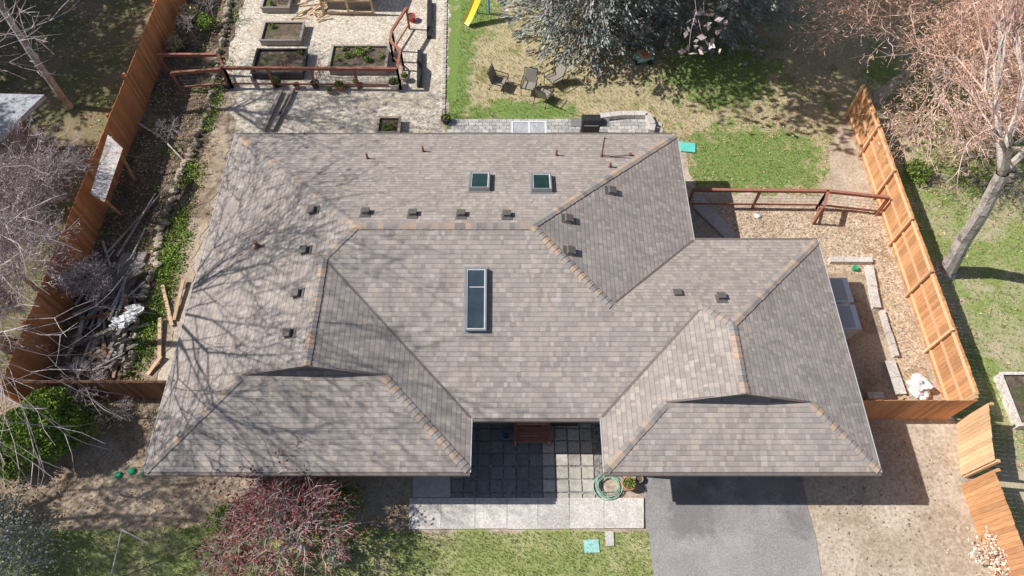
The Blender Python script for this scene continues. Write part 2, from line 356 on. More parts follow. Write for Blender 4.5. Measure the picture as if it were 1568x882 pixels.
for i in range(len(out)):
    a,b=out[i],out[(i+1)%len(out)]
    fm.add([(*a,Z0-.003),(*b,Z0-.003),(*b,Z0-.2),(*a,Z0-.2)],[(0,1,2,3)])
    d=(Vector(b)-Vector(a)).normalized(); n=Vector((d.y,-d.x))*-1
    mid=(Vector(a)+Vector(b))/2
    if inpoly(mid+n*.05,out): n=-n
    if abs(d.x)>.5:
        o=n*.045; fm.beam((a[0]+o.x,a[1]+o.y,Z0-.06),(b[0]+o.x,b[1]+o.y,Z0-.06),.08,.1)
    else:
        o=n*.015; fm.beam((a[0]+o.x,a[1]+o.y,Z0-.02),(b[0]+o.x,b[1]+o.y,Z0-.02),.03,.05,1)
fm.add([(x,y,Z0-.2) for x,y in out],[tuple(range(len(out)))])
build('fascia_and_gutters',fm,[M['fascia'],M['rake']],house)
gb=MB()
for (xa,xb,xm,yf,d,dm,yr,x1,x2) in((-7.6,-4.1,-5.85,8.2,2.9,4.65,7.9,-7.9,-3.8),(4.73,8.4,6.565,7.4,2.1,3.935,7.15,4.48,8.65)):
    gb.add([(xa,yf,Z0+SL*d),(xb,yf,Z0+SL*d),(xm,yf,Z0+SL*dm-.02)],[(0,1,2)],0)
    dr=yr-5.3
    for xe in(x1,x2):
        gb.beam((xe,yr+.03,Z0+SL*dr-.03),(xm,yr+.03,Z0+SL*dm-.075),.04,.11,1)
    gb.box((xm,yf-.03,Z0+SL*(d+dm)/2-.05),(.7,.04,.22),0,2)
build('gable_ends',gb,[M['siding'],M['fascia'],M['vent']],house)
cm=MB(); rng=random.Random(3)
def capline(a,b,hw=.125,step=.17):
    a=Vector(a);b=Vector(b);d=b-a;n=max(1,int(d.length/step));dn=d.normalized();pr=Vector((-dn.y,dn.x))
    for i in range(n):
        p=a+d*(i/n);q=a+d*((i+1.12)/n if i<n-1 else 1.0)
        vs=[]
        for c,l in((p,.014),(q,.032)):
            w_=hw*(1+rng.uniform(-.08,.08))
            for s_ in(-1,0,1):
                e=c+pr*(s_*w_); z=R(e.x,e.y) 
                vs.append((e.x,e.y,z+l+(.004 if s_==0 else 0)))
        low=[(v[0],v[1],v[2]-.03) for v in vs[3:]]
        cm.add(vs+low,[(0,1,4,3),(1,2,5,4),(3,4,7,6),(4,5,8,7)])
for a,b in [((-4.875,12.525),(-10.45,18.1)),((.625,12.525),(-4.875,12.525)),((-4.875,12.525),(-5.85,11.55)),((-5.85,11.55),(-5.85,7.92)),
            ((.625,12.525),(6.2,18.1)),((.625,12.525),(3.05,10.1)),((3.05,10.1),(5.83,10.1)),((5.83,10.1),(6.565,9.365)),((6.565,9.365),(10.45,13.25)),((6.565,9.365),(6.565,7.17)),
            ((-7.95,7.85),(-10.45,5.35)),((-3.75,7.85),(-1.25,5.35)),((4.43,7.1),(2.68,5.35)),((8.7,7.1),(10.45,5.35))]:
    capline(a,b)
build('ridge_and_hip_caps',cm,[M['cap']],house)
vm=MB()
def valley(a,b,hw=.035):
    a=Vector(a);b=Vector(b);d=(b-a);pr=Vector((-d.y,d.x)).normalized();vs=[]
    for c in(a,b):
        for s_ in(-1,0,1):
            e=c+pr*(s_*hw); vs.append((e.x,e.y,R(e.x,e.y)+.012))
    vm.add(vs,[(0,1,4,3),(1,2,5,4)])
for a,b in(((-1.23,6.93),(-5.8,11.5)),((2.66,6.93),(5.8,10.07)),((6.22,13.27),(3.1,10.15))): valley(a,b)
build('valley_flashing',vm,[M['fascia']],house)
wp=[(-9.95,17.6),(-9.95,5.95),(-1.75,5.95),(-1.75,7.6),(3.18,7.6),(3.18,5.95),(9.95,5.95),(9.95,12.75),(5.7,12.75),(5.7,17.6)]
wm=MB()
for i in range(len(wp)):
    a,b=wp[i],wp[(i+1)%len(wp)]; wm.add([(*a,-.05),(*b,-.05),(*b,Z0-.2),(*a,Z0-.2)],[(0,1,2,3)])
build('walls',wm,[M['siding']],house)
wd=MB()
def win(x,y,wd_,z0,z1,ns):
    h=z1-z0
    if ns: 
        wd.box((x,y,(z0+z1)/2),(wd_,.08,h),0,0); wd.box((x,y,(z0+z1)/2),(wd_-.12,.1,h-.12),0,1); wd.box((x,y,(z0+z1)/2),(.04,.12,h-.12),0,0)
    else:
        wd.box((x,y,(z0+z1)/2),(.08,wd_,h),0,0); wd.box((x,y,(z0+z1)/2),(.1,wd_-.12,h-.12),0,1); wd.box((x,y,(z0+z1)/2),(.12,.04,h-.12),0,0)
for x in(-8.2,-3.8): win(x,5.95,1.7,.9,2.1,1)
win(-.3,7.6,1.6,.7,2.1,1)
for x in(-8,-5,-2,4): win(x,17.6,1.5,.9,2.1,1)
win(1,17.6,2.4,.1,2.1,1)
for y in(8,12,15.5): win(-9.95,y,1.4,.9,2.1,0)
win(9.95,11,1.0,1.1,2.0,0); win(5.7,15.5,1.4,.9,2.1,0)
build('windows',wd,[M['white'],M['glass']],house)
dm=MB(); dm.box((1.7,7.58,1.03),(.95,.08,2.06),0,0); dm.box((1.7,7.56,1.6),(.5,.1,.5),0,1)
build('front_door',dm,[M['door'],M['glass']],house)
dg=MB(); dg.box((6.7,5.93,1.08),(4.9,.08,2.16),0,0)
for i in range(1,4): dg.box((6.7,5.88,i*.54),(4.86,.03,.03),0,1)
build('garage_door',dg,[M['siding'],M['fascia']],house)
def frame(x,y,o):
    ux,uy=up[o]; U=Vector((ux,uy,SL)).normalized(); Rr=Vector((uy,-ux,0)); Nn=Rr.cross(U); 
    if Nn.z<0:Nn=-Nn
    return Vector((x,y,R(x,y))),U,Rr,Nn
def sbox(mb,fr,cu,cr,l,w_,h0,h1,m,taper=0):
    c,U,Rr,Nn=fr; vs=[]
    for h,t in((h0,0),(h1,taper)):
        for a,b in((-1,-1),(1,-1),(1,1),(-1,1)): vs.append(c+U*(cu+a*(l/2-t))+Rr*(cr+b*(w_/2-t))+Nn*h)
    mb.add(vs,[(0,1,2,3),(7,6,5,4),(0,4,5,1),(1,5,6,2),(2,6,7,3),(3,7,4,0)],m)
def skylight(px,py,l,w_,o,gm_,bar=False):
    x,y=RP(px,py); fr=frame(x,y,o); mb=MB()
    sbox(mb,fr,0,0,l+.12,w_+.1,.002,.02,0)
    e=.05
    for s_ in(-1,1):
        sbox(mb,fr,s_*(l/2-e/2),0,e,w_,.02,.16,0)
        sbox(mb,fr,0,s_*(w_/2-e/2),l-2*e,e,.02,.16,0)
        sbox(mb,fr,s_*(l/2-e-.012),0,.024,w_-2*e,.05,.148,2)
        sbox(mb,fr,0,s_*(w_/2-e-.012),l-2*e-.05,.024,.05,.148,2)
    sbox(mb,fr,0,0,l-2*e,w_-2*e,.03,.125,1)
    if bar: sbox(mb,fr,l*.19,.03,.02,w_-2*e-.1,.1,.14,2)
    build('skylight',mb,[M['metal'],gm_,M['white']],house)
skylight(735,281,1.02,.68,'N',M['glass']); skylight(829,283,1.02,.68,'N',M['glass']); skylight(729,459,1.95,.66,'S',M['glassB'],True)
for px,py,o in((480,323,'W'),(560,327,'N'),(632,329,'N'),(706,330,'N'),(776,331,'N'),(869,336,'E'),(935,293,'E'),(872,385,'E'),(468,384,'W'),(456,450,'W'),(443,511,'W'),(1037,452,'N'),(1104,457,'N')):
    x,y=RP(px,py); fr=frame(x,y,o); mb=MB(); sbox(mb,fr,.04,0,.36,.34,.003,.02,0); sbox(mb,fr,-.02,0,.24,.25,.02,.12,0,.03)
    sbox(mb,fr,-.03,0,.27,.28,.12,.135,0,.01)
    build('roof_vent',mb,[M['vent']],house)
for px,py,h,rr in((563,243,.28,.035),(648,232,.28,.035),(852,238,.28,.035),(934,256,.22,.04),(395,378,.3,.06)):
    x,y=RP(px,py); z=R(x,y); mb=MB(); mb.tube((x,y,z-.05),(x,y,z+h),rr,rr,10,0); mb.tube((x,y,z-.04),(x,y,z+.07),rr*2.4,rr*1.2,12,0)
    build('plumbing_vent',mb,[M['rust']],house)
x,y=RP(921,240); z=R(x,y); mb=MB(); mb.tube((x,y,z),(x,y,z+1.0),.03,.025,8); mb.tube((x-.02,y,z+.95),(x+.1,y-.02,z+.95),.02,.02,6)
x2,y2=RP(965,238); mb.path([(x,y,z+.1),(x+.4,y-.03,R(x+.4,y)+.05),(x2,y2,R(x2,y2)+.04)],.015); mb.box((x2,y2,R(x2,y2)+.05),(.1,.1,.1)); mb.tube((x,y,z-.02),(x,y,z+.06),.09,.05,10)  # tube across the roof is modelled where the mast's shadow falls
build('antenna_mast',mb,[M['rust']],house)
# ---------------------------------------------------------------- fences
def board_fence(name,a,b,h,mat,bw=.14,inner=None,rails=(.3,1.5),rmat=None,jit=.02,seed=1):
    rg=random.Random(seed); a=Vector(a);b=Vector(b);d=b-a;Ln=d.length;dn=d.normalized();nr=Vector((-dn.y,dn.x)); 
    if inner is not None and nr.dot(Vector(inner)-a)<0:nr=-nr
    mb=MB();n=int(Ln/bw);rz=math.atan2(dn.y,dn.x)
    for i in range(n):
        c=a+dn*((i+.5)*Ln/n); hh=h+rg.uniform(-jit,jit)
        mb.box((c.x,c.y,hh/2),(Ln/n-.006,.02,hh),rz,0)
    for z in rails:
        p=a+nr*.035;q=b+nr*.035; mb.beam((p.x,p.y,z),(q.x,q.y,z),.04,.09,1)
    k=max(1,round(Ln/2.4))
    for i in range(k+1):
        c=a+dn*(Ln*i/k)+nr*.105; mb.box((c.x,c.y,(h+.04)/2),(.09,.09,h+.04),rz,1)
    return build(name,mb,[mat,rmat or mat])
board_fence('cedar_fence',(-16.2,8.2),(-16.2,34),1.8,M['cedarB'],inner=(-30,10),seed=2)
board_fence('cedar_fence',(-16.1,8.5),(-10.1,8.5),1.5,M['cedarD'],inner=(-12,20),seed=3)
board_fence('cedar_fence',(14.7,8.0),(14.7,21.6),1.8,M['cedar'],inner=(0,12),rails=(.25,.95,1.65),rmat=M['cedarL'],seed=4)
board_fence('cedar_fence',(10.1,7.8),(14.6,7.8),1.75,M['cedar'],inner=(12,20),rmat=M['cedarL'],seed=5)
board_fence('cedar_gate',(14.45,5.9),(14.9,7.7),1.75,M['cedarL'],inner=(20,6),seed=6)
board_fence('cedar_fence',(14.5,-6),(14.35,5.6),1.75,M['cedar'],inner=(20,0),seed=7)
def rail_fence(name,pp,h,mat,step=1.9):
    mb=MB()
    pts=[Vector((*G(px,py,h),h)) for px,py in pp]
    for a,b in zip(pts,pts[1:]):
        d=b-a;n=max(1,round(d.length/step))
        mb.beam(a,b,.11,.045,0); lo_=Vector((0,0,h*.78)); mb.beam(a-Vector((0,0,.1)),b-Vector((0,0,.1)),.04,.08,0); mb.beam(a-lo_,b-lo_,.04,.08,0)
        for i in range(n+1):
            q=a+d*(i/n); mb.box((q.x,q.y,(h-.03)/2),(.09,.09,h-.03),0,0)
        for zz in(.3,.45,.6,.75,.9): mb.tube(a-Vector((0,0,zz*h)),b-Vector((0,0,zz*h)),.004,.004,3,1)
        k=int(d.length/.2)
        for i in range(k):
            q=a+d*(i/k); mb.tube((q.x,q.y,.25),(q.x,q.y,h-.1),.003,.003,3,1)
    return build(name,mb,[mat,M['vent']])
rail_fence('garden_rail_fence',[(242,83),(333,83),(342,103),(608,105),(613,76),(597,62),(600,46),(622,12)],1.2,M['redwood'])
rail_fence('garden_rail_fence',[(262,111),(338,105)],1.1,M['redwood'])
rail_fence('yard_rail_fence',[(1062,290),(1268,292),(1362,302)],1.15,M['redwood'],2.3)
rail_fence('yard_rail_fence',[(1268,292),(1262,316)],1.15,M['redwood'],2.3)
mb=MB(); q=[Vector((*G(165,207,2.3),2.3)),Vector((*G(188,228,2.1),2.1)),Vector((*G(160,310,1.7),1.7)),Vector((*G(139,296,1.9),1.9))]
dz=Vector((.02,0,.03)); mb.add(q+[p+dz for p in q],[(3,2,1,0),(4,5,6,7),(0,1,5,4),(1,2,6,5),(2,3,7,6),(3,0,4,7)],0)
mb.beam((*G(207,276,.05),.05),(*G(170,210,1.9),1.9),.09,.09,1); mb.beam((*G(186,330,.05),.05),(*G(148,296,1.8),1.8),.09,.09,1)
build('propped_plywood_panel',mb,[M['ply'],M['cedar']])
# ---------------------------------------------------------------- vegetation
def rv(rg,s): return Vector((rg.gauss(0,s),rg.gauss(0,s),rg.gauss(0,s)))
def grow(mb,rg,p,d,Ln,r,dep,mx,opt,tips):
    ns=3 if dep<2 else 2; q=p; dd=d; r0=r; pts=[]
    sides=8 if dep==0 else 6 if dep==1 else 4 if dep==2 else 3
    for i in range(ns):
        dd=(dd+rv(rg,opt['wig'])+Vector((0,0,opt['up']))*(.5 if dep else 0)).normalized(); e=q+dd*(Ln/ns)
        if e.z<.15: e.z=.15
        r1=r0*(.86 if dep<mx else .6); mb.tube(q,e,r0,r1,sides,0 if dep<opt['bd'] else 1,False); q=e; r0=r1; pts.append((q.copy(),dd.copy(),r0))
    if dep>=mx: tips.append((q.copy(),dd.copy())); return
    nc=opt['nc'][min(dep,len(opt['nc'])-1)]
    az=rg.random()*6.28
    for i in range(nc):
        b=pts[-1] if i<2 or dep==0 else pts[rg.randrange(len(pts))] 
        t=opt['spread']*(rg.uniform(.6,1.25))*(0.45 if (i==0 and dep>0) else 1)
        ax=az+i*2.4+rg.uniform(-.4,.4)
        base=b[1]; s1=base.orthogonal().normalized(); s2=base.cross(s1)
        nd=(base*math.cos(t)+(s1*math.cos(ax)+s2*math.sin(ax))*math.sin(t)+Vector(opt.get('bias',(0,0,0)))*.3)
        nd.z*= opt.get('flat',1); nd.normalize()
        lf=opt.get('l1',opt['ratio']) if dep==0 else opt['ratio']
        grow(mb,rg,b[0],nd,Ln*lf*rg.uniform(.8,1.2),max(b[2]*rg.uniform(.55,.75),opt['rmin']),dep+1,mx,opt,tips)
def tree(name,base,trunk,r,mx,opt,mats,seed,bud=0,budn=3,budsize=.04,budm=2,asp=.5,jitb=.05,bm=.7):
    rg=random.Random(seed); mb=MB(); tips=[]
    o=dict(wig=.13,up=.12,bd=3,nc=[4,4,4,3,3],spread=.7,ratio=.74,rmin=.008); o.update(opt)
    d=Vector(o.get('dir',(0,0,1))).normalized()
    mb.tube((base[0],base[1],-.1),(base[0],base[1],.25),r*1.5,r*1.05,10,0,False)
    grow(mb,rg,Vector((base[0],base[1],.2)),d,trunk,r,0,mx,o,tips)
    if bud:
        for p,dd in tips:
            if rg.random()<bud:
                for _ in range(budn): mb.leaf(p-dd*rg.uniform(0,.35)+rv(rg,jitb),budsize*rg.uniform(.6,1.3),rg,budm if rg.random()<bm else 1,asp=asp)
    print(name,len(mb.f),len(tips))
    return build(name,mb,mats)
TP=[M['bark'],M['twigP'],M['twigO']]
tree('maple_tree',(16.4,13.6),5.6,.30,6,dict(dir=(-.06,.05,1),spread=.62,ratio=.70,l1=.42,nc=[4,4,4,3,3,3],bias=(.1,.35,.1),rmin=.009),TP,11,.7,3,.07,asp=.2,jitb=.09)
tree('maple_tree',(16.2,22.6),2.4,.26,6,dict(spread=.80,ratio=.80,nc=[5,4,4,4,3,3],up=.05,rmin=.009,flat=.8,bias=(-.14,-.10,0)),TP,23,1,6,.085,asp=.16,jitb=.14)
tree('maple_tree',(20.5,20.5),2.6,.2,6,dict(spread=.75,ratio=.76,nc=[5,4,4,3,3,3],rmin=.009),TP,29,1,6,.085,asp=.16,jitb=.13)
TG=[M['bark'],M['twigG'],M['twigG']]
for i,(b,t,r,mx) in enumerate([((-18.0,15.4),.95,.09,6),((-17.8,12.9),.95,.09,6),((-17.9,10.7),.85,.09,6),((-15.5,12.6),.42,.05,5)]):
    tree('bare_tree',b,t,r,mx,dict(spread=.75,ratio=.82,nc=[6,4,4,3,3,3],rmin=.008,bd=2,up=.08),TG,40+i,.9,3,.07,asp=.14,jitb=.08)
# tall cottonwoods beyond the left boundary (they throw the branch shadows)
TT=dict(spread=.75,ratio=.80,l1=.38,nc=[6,4,4,3,3,2],rmin=.012,up=.10)
tree('added_shade_tree',(-17.9,10.4),7.4,.17,6,dict(TT,l1=.34),TG,51)
tree('added_shade_tree',(-19.6,22.2),7.2,.16,6,dict(TT,l1=.27),TG,54,.6,4,.09,asp=.4,jitb=.2)
tree('added_shade_tree',(-20.8,4.6),5.2,.16,6,dict(TT,l1=.36),TG,52,.7,4,.09,asp=.4,jitb=.2)
tree('added_shade_tree',(-19.4,1.9),5.0,.18,6,dict(TT,l1=.42),TG,53,.5,3,.08,asp=.4,jitb=.2)
tree('added_shade_tree',(1.6,27.2),7.2,.2,5,dict(TT,l1=.42,bias=(.1,-.5,0),nc=[7,4,4,3,3]),TG,57,1,12,.16,asp=.6,jitb=.3)  # added behind the spruce, crown biased to throw more shade on the lawn
tree('redbud_tree',(-6.3,3.7),.8,.12,6,dict(spread=.85,ratio=.86,nc=[6,4,3,3,3,3],rmin=.008,bd=2,up=.04,flat=.72),[M['bark'],M['twigR'],M['budR']],61,.75,4,.055,bm=1)
def spruce_mesh(seed,h,r):
    rg=random.Random(seed); mb=MB(); mb.tube((0,0,0),(0,0,h),.26,.02,8,1)
    z=.5
    while z<h-.2:
        f=(1-z/h); rad=r*min(1,.78+.22*z/5)*min(1,f*1.75)**.75*rg.uniform(.85,1.08)
        n=max(5,int(5+rad*2.6))
        a0=rg.random()*6.28
        for i in range(n):
            a=a0+i*6.283/n+rg.uniform(-.2,.2); L_=rad*rg.uniform(.72,1.12); zz=z+rg.uniform(-.2,.2)
            p0=Vector((0,0,zz)); p1=Vector((math.cos(a)*L_,math.sin(a)*L_,max(.2,zz-.1*L_+rg.uniform(-.1,.3))))
            mb.tube(p0,p1,.03,.008,3,1,False)
            m=int(5+L_*9)
            for j in range(m):
                t=rg.uniform(.3,1.03)**.8; c=p0.lerp(p1,t); w_=.5*(1.15-t)*min(1,L_/2)+.1
                off=Vector((-math.sin(a),math.cos(a),0))*rg.uniform(-1,1)*w_; 
                out_=Vector((math.cos(a),math.sin(a),0))
                dd=(out_*.8+off*1.4+Vector((0,0,rg.uniform(-.35,.35)))).normalized(); c=c+off+Vector((0,0,rg.uniform(-.12,.04)))
                s1=dd.cross(Vector((rg.gauss(0,.5),rg.gauss(0,.5),1))).normalized(); l=rg.uniform(.08,.16); ww=rg.uniform(.035,.06)
                mb.add([c-dd*l,c+s1*ww,c+dd*l,c-s1*ww],[(0,1,2,3)],0)
                if rg.random()<.5:
                    n2=dd.cross(s1); mb.add([c-dd*l,c+n2*ww,c+dd*l,c-n2*ww],[(0,1,2,3)],0)
        z+=rg.uniform(.26,.38)
    print('spruce',len(mb.f)); return mb
sA=spruce_mesh(5,16,4.9); obA=build('blue_spruce_tree',sA,[M['spruce'],M['bark']],origin=(0,0,0)); obA.location=(3.6,28.0,0)
for loc,rz,s_ in(((8.6,29.0,0),1.3,1.05),((-30.5,26,0),2.2,1.05),((-30,18.5,0),.6,.95),((-29.5,33,0),4,1.1)):
    o=bpy.data.objects.new('blue_spruce_tree',obA.data); sc.collection.objects.link(o); o.location=loc; o.rotation_euler[2]=rz; o.scale=(s_,)*3
def cloud(mb,c,r,n,size,rg,m=0,shell=.55,hemi=True,lump=.3,asp=.55):
    o=rg.random()*90
    for _ in range(n):
        d=Vector((rg.gauss(0,1),rg.gauss(0,1),rg.gauss(0,1))).normalized()
        if hemi and d.z<-.25:d.z=-d.z
        q=(1+lump*2*noise.noise(d*2.3+Vector((o,o,0))))*(shell+(1-shell)*rg.random()**.5)
        mb.leaf((c[0]+d.x*r[0]*q,c[1]+d.y*r[1]*q,max(.02,c[2]+d.z*r[2]*q)),size*rg.uniform(.6,1.3),rg,m,asp=asp)
def shrub(name,px,py,r,h,n,size,mat,core=True,lump=.3):
    rg=random.Random(int(px)); x,y=G(px,py,h*.5); mb=MB()
    if core: mb.ell((x,y,h*.45),(r*.78,r*.78,h*.42),1,12,8,.1,rg)
    cloud(mb,(x,y,h*.45),(r,r,h*.55),n,size,rg,0,.75 if core else .2,lump=lump)
    for i in range(5):
        a=i*1.256; mb.tube((x,y,0),(x+math.cos(a)*r*.5,y+math.sin(a)*r*.5,h*.6),.025,.01,5,2,False)
    return build(name,mb,[mat,M['soil'],M['bark']])
shrub('boxwood_bush',76,652,1.18,2.0,12000,.05,M['hedge'],lump=.16)
for a in [('sage_shrub',25,848,1.1,1.3,2600,.05,M['sage']),('sage_shrub',8,792,.7,1.0,1500,.05,M['sage']),('blossom_shrub',1548,858,.9,1.1,2600,.05,M['cream']),
          ('green_shrub',8,690,.8,1.4,2500,.05,M['hedge']),('green_shrub',25,715,.5,.8,1500,.05,M['weed']),('green_shrub',520,770,.75,1.0,2200,.045,M['weed']),
          ('sage_shrub',425,782,.8,1.0,2000,.045,M['sage']),('green_shrub',345,795,.5,.8,1200,.045,M['weed']),('sage_shrub',520,850,.35,.6,800,.045,M['sage']),('green_shrub',1405,262,.6,.7,1200,.05,M['weed']),
          ('dry_grass_clump',292,22,.5,.9,900,.07,M['straw']),('dry_grass_clump',268,68,.4,.7,700,.07,M['straw']),('green_shrub',315,35,.5,.8,700,.05,M['weed']),('dry_grass_clump',150,640,.5,.8,900,.06,M['straw'])]:
    shrub(*a,core=False)
for px,py,s_,mx in((330,35,.5,4),(270,215,.4,4),(150,600,.5,5),(205,640,.3,4),(300,60,.4,4),(190,760,.2,4)):
    tree('bare_shrub',G(px,py),s_,.03,mx,dict(spread=.85,nc=[6,4,3,3],bd=1,rmin=.006),TG,int(px))
def scatter(name,poly,n,fn,mats,seed,bounds=None,patch=0):
    rg=random.Random(seed); mb=MB(); xs=[p[0] for p in poly];ys=[p[1] for p in poly]
    x0,x1,y0,y1=bounds or (min(xs),max(xs),min(ys),max(ys)); k=0;t=0
    while k<n and t<n*12:
        t+=1; x,y=rg.uniform(x0,x1),rg.uniform(y0,y1)
        if not inpoly((x,y),poly): continue
        if patch and noise.noise(Vector((x*.8,y*.8,seed)))<patch-rg.random()*.3: continue
        fn(mb,x,y,rg);k+=1
    return build(name,mb,mats)
def tuft(m,h):
    def f(mb,x,y,rg):
        for _ in range(3):
            a=rg.random()*6.28; l=h*rg.uniform(.5,1.2); dx,dy=math.cos(a)*l*.6,math.sin(a)*l*.6; w_=.008
            mb.add([(x-w_,y,.02),(x+w_,y+w_,.02),(x+dx,y+dy,.02+l)],[(0,1,2)],m)
    return f
def flake(s,z=.03):
    def f(mb,x,y,rg): mb.leaf((x,y,z+rg.random()*.02),s*rg.uniform(.5,1.4),rg,0,.7)
    return f
scatter('grass_tufts',front_l,11000,tuft(0,.08),[M['blade']],1,(-16,4.2,1.5,5))
scatter('straw_tufts',front_l,5000,tuft(0,.07),[M['straw']],2,(-16,4.2,1.5,5))
scatter('grass_tufts',back_all,8000,tuft(0,.09),[M['blade']],3,(-2.5,15,17,30),.0)
scatter('straw_tufts',back_all,9000,tuft(0,.08),[M['straw']],4,(-2.5,15,17,30))
scatter('grass_tufts',right_n,9000,tuft(0,.1),[M['blade']],5,(15.5,24,6,30),.0)
scatter('fallen_leaves',right_n,5000,flake(.05),[M['litter']],6,(15,24,6,30),.0)
scatter('fallen_leaves',left_n,3000,flake(.05),[M['litter']],7,(-26,-16.5,12,32),.05)
scatter('fallen_leaves',gar,6000,flake(.045),[M['litter']],8,None,-.05)
scatter('fallen_leaves',back_all,2200,flake(.04),[M['litter']],9,(6,15,17,27),.0)
scatter('fallen_leaves',g((-50,620),(250,610),(620,735),(620,810),(-50,815)),3500,flake(.035),[M['litter']],10)
scatter('fallen_leaves',grv,700,flake(.035),[M['litter']],17,None,.1)
def weedf(mb,x,y,rg):
    for _ in range(14): mb.leaf((x+rg.gauss(0,.1),y+rg.gauss(0,.1),.03+abs(rg.gauss(0,.06))),.045*rg.uniform(.5,1.3),rg,0,.3)
scatter('garden_weeds',g((345,120),(325,210),(300,290),(210,600),(175,600),(290,250),(335,110)),420,weedf,[M['weed']],12,None,.05)
scatter('garden_weeds',g((262,360),(300,350),(262,470),(230,560),(215,540)),200,weedf,[M['weed']],13)
scatter('garden_weeds',gar,260,weedf,[M['weed']],14,None,.1)
def peb(mb,x,y,rg):
    r=rg.uniform(.02,.05); mb.ell((x,y,.02),(r,r*rg.uniform(.6,1),r*.6),0,6,4,.2,rg)
scatter('pebbles',g((1120,320),(1340,322),(1425,600),(1395,600),(1330,395),(1260,390),(1250,370),(1120,365)),700,peb,[M['stone']],15)
scatter('pebbles',[(9.6,1.5),(14.2,1.5),(14.2,7),(10.6,7),(9.6,5)],260,peb,[M['stone']],16)
mb=MB(); rg=random.Random(4); line=[(352,0),(345,45),(333,105),(322,165),(298,225),(270,290),(252,350),(238,410),(215,470),(205,530),(192,590)]
pts=[Vector(G(*p)) for p in line]
for a,b in zip(pts,pts[1:]):
    n=max(1,int((b-a).length/.27))
    for i in range(n):
        c=a.lerp(b,i/n); mb.ell((c.x+rg.gauss(0,.05),c.y+rg.gauss(0,.05),.1),(rg.uniform(.12,.2),rg.uniform(.1,.16),rg.uniform(.1,.18)),0,8,6,.25,rg)
build('stone_edging',mb,[M['stone']])
# ---------------------------------------------------------------- left garden debris
mb=MB(); rg=random.Random(8)
for _ in range(95):
    py=rg.uniform(425,575); px=rg.uniform(125,205)-(py-500)*.15; x,y=G(px,py); a=rg.gauss(1.2,.6); l=rg.uniform(.4,1.5); z=rg.uniform(.06,.45)
    d=Vector((math.cos(a)*l/2,math.sin(a)*l/2,rg.uniform(-.12,.12)))
    if rg.random()<.5: mb.tube(Vector((x,y,z))-d,Vector((x,y,z))+d,.05,.035,7,rg.choice((0,1)))
    else: mb.beam(Vector((x,y,z))-d,Vector((x,y,z))+d,.12,.04,rg.choice((0,1,1,3)))
for _ in range(22):
    x,y=G(rg.uniform(115,200),rg.uniform(430,575)); mb.ell((x,y,.1),(rg.uniform(.12,.25),rg.uniform(.1,.2),.13),2,8,6,.3,rg)
build('scrap_wood_pile',mb,[M['bark'],M['grey_wood'],M['stone'],M['cedarD']])
mb=MB()
for cx,cy,r in((188,492,.30),(206,476,.26),(200,484,.2),(178,500,.16)):
    x,y=G(cx,cy,.45); mb.ell((x,y,.45),(r*1.2,r*.75,.12),0,16,10,.55)
build('white_tarp',mb,[M['white']])
mb=MB()
for a,b in(((188,578),(196,505)),((246,555),(248,490)),((228,575),(250,548)),((265,500),(252,440)),((268,492),(284,432)),((175,580),(186,545))):
    mb.beam((*G(*a),.08),(*G(*b),.16),.12,.05)
build('lumber_offcuts',mb,[M['tan_wood']])
mb=MB()
for pl in([(165,392),(205,352),(232,318),(262,288)],[(160,372),(176,420),(150,440)],[(182,395),(225,330),(240,300)],[(118,470),(160,415),(178,385)],[(150,440),(205,400),(225,352)],[(120,520),(150,470),(165,440)],[(210,190),(250,215),(285,250)]):
    q=[Vector((*G(*p),.12+.1*(i%2))) for i,p in enumerate(pl)]
    for i in range(len(q)-1): mb.tube(q[i],q[i+1],.05-.009*i,.041-.009*i,6)
build('fallen_branches',mb,[M['bark']])
mb=MB(); 
for i,(a,b) in enumerate((((405,202),(432,142)),((418,202),(450,140)),((446,150),(430,180)))): mb.beam((*G(*a),.1),(*G(*b),.1),.14,.14,0)
build('landscape_timbers',mb,[M['grey_wood']])
mb=MB(); mb.prism(g((190,390),(228,388),(205,440),(165,440)),.0,.12); mb.prism(g((168,440),(205,436),(190,470),(150,468)),.0,.16); build('slate_slabs',mb,[M['grey_wood']])
# ---------------------------------------------------------------- garden
def bed(px0,py0,px1,py1,h,mat,plants=0,seed=0):
    (xa,ya),(xb,yb)=G(px0,py1,h),G(px1,py0,h); mb=MB(); t=.06
    mb.box(((xa+xb)/2,ya,h/2),(xb-xa,t,h),0,0); mb.box(((xa+xb)/2,yb,h/2),(xb-xa,t,h),0,0)
    mb.box((xa+t/2,(ya+yb)/2,h/2),(t,yb-ya-t,h),0,0); mb.box((xb-t/2,(ya+yb)/2,h/2),(t,yb-ya-t,h),0,0)
    for yy in(ya,yb): mb.box(((xa+xb)/2,yy,h+.015),(xb-xa+.1,.11,.03),0,0)
    for xx in(xa,xb): mb.box((xx,(ya+yb)/2,h+.015),(.11,yb-ya-.11,.03),0,0)
    mb.prism([(xa+t,ya+t/2),(xb-t,ya+t/2),(xb-t,yb-t/2),(xa+t,yb-t/2)],.05,h-.07,1)
    rg=random.Random(seed)
    for _ in range(plants):
        x,y=rg.uniform(xa+.2,xb-.2),rg.uniform(ya+.15,yb-.15)
        cloud(mb,(x,y,h),(.16,.16,.16),60,.05,rg,2,.2)
    build('raised_bed',mb,[mat,M['soil'],M['weed']])
bed(398,34,466,62,.3,M['grey_wood'],1,1); bed(385,76,470,112,.35,M['dark'],1,2); bed(503,70,595,104,.4,M['grey_wood'],12,3); bed(400,-14,448,12,.3,M['grey_wood'],3,4)
bed(1562,572,1620,650,.4,M['ply'],2,6); bed(577,180,613,203,.3,M['stone'],2,7)
mb=MB(); (xa,ya),(xb,yb)=G(497,22),G(572,22); yb=ya+1.6
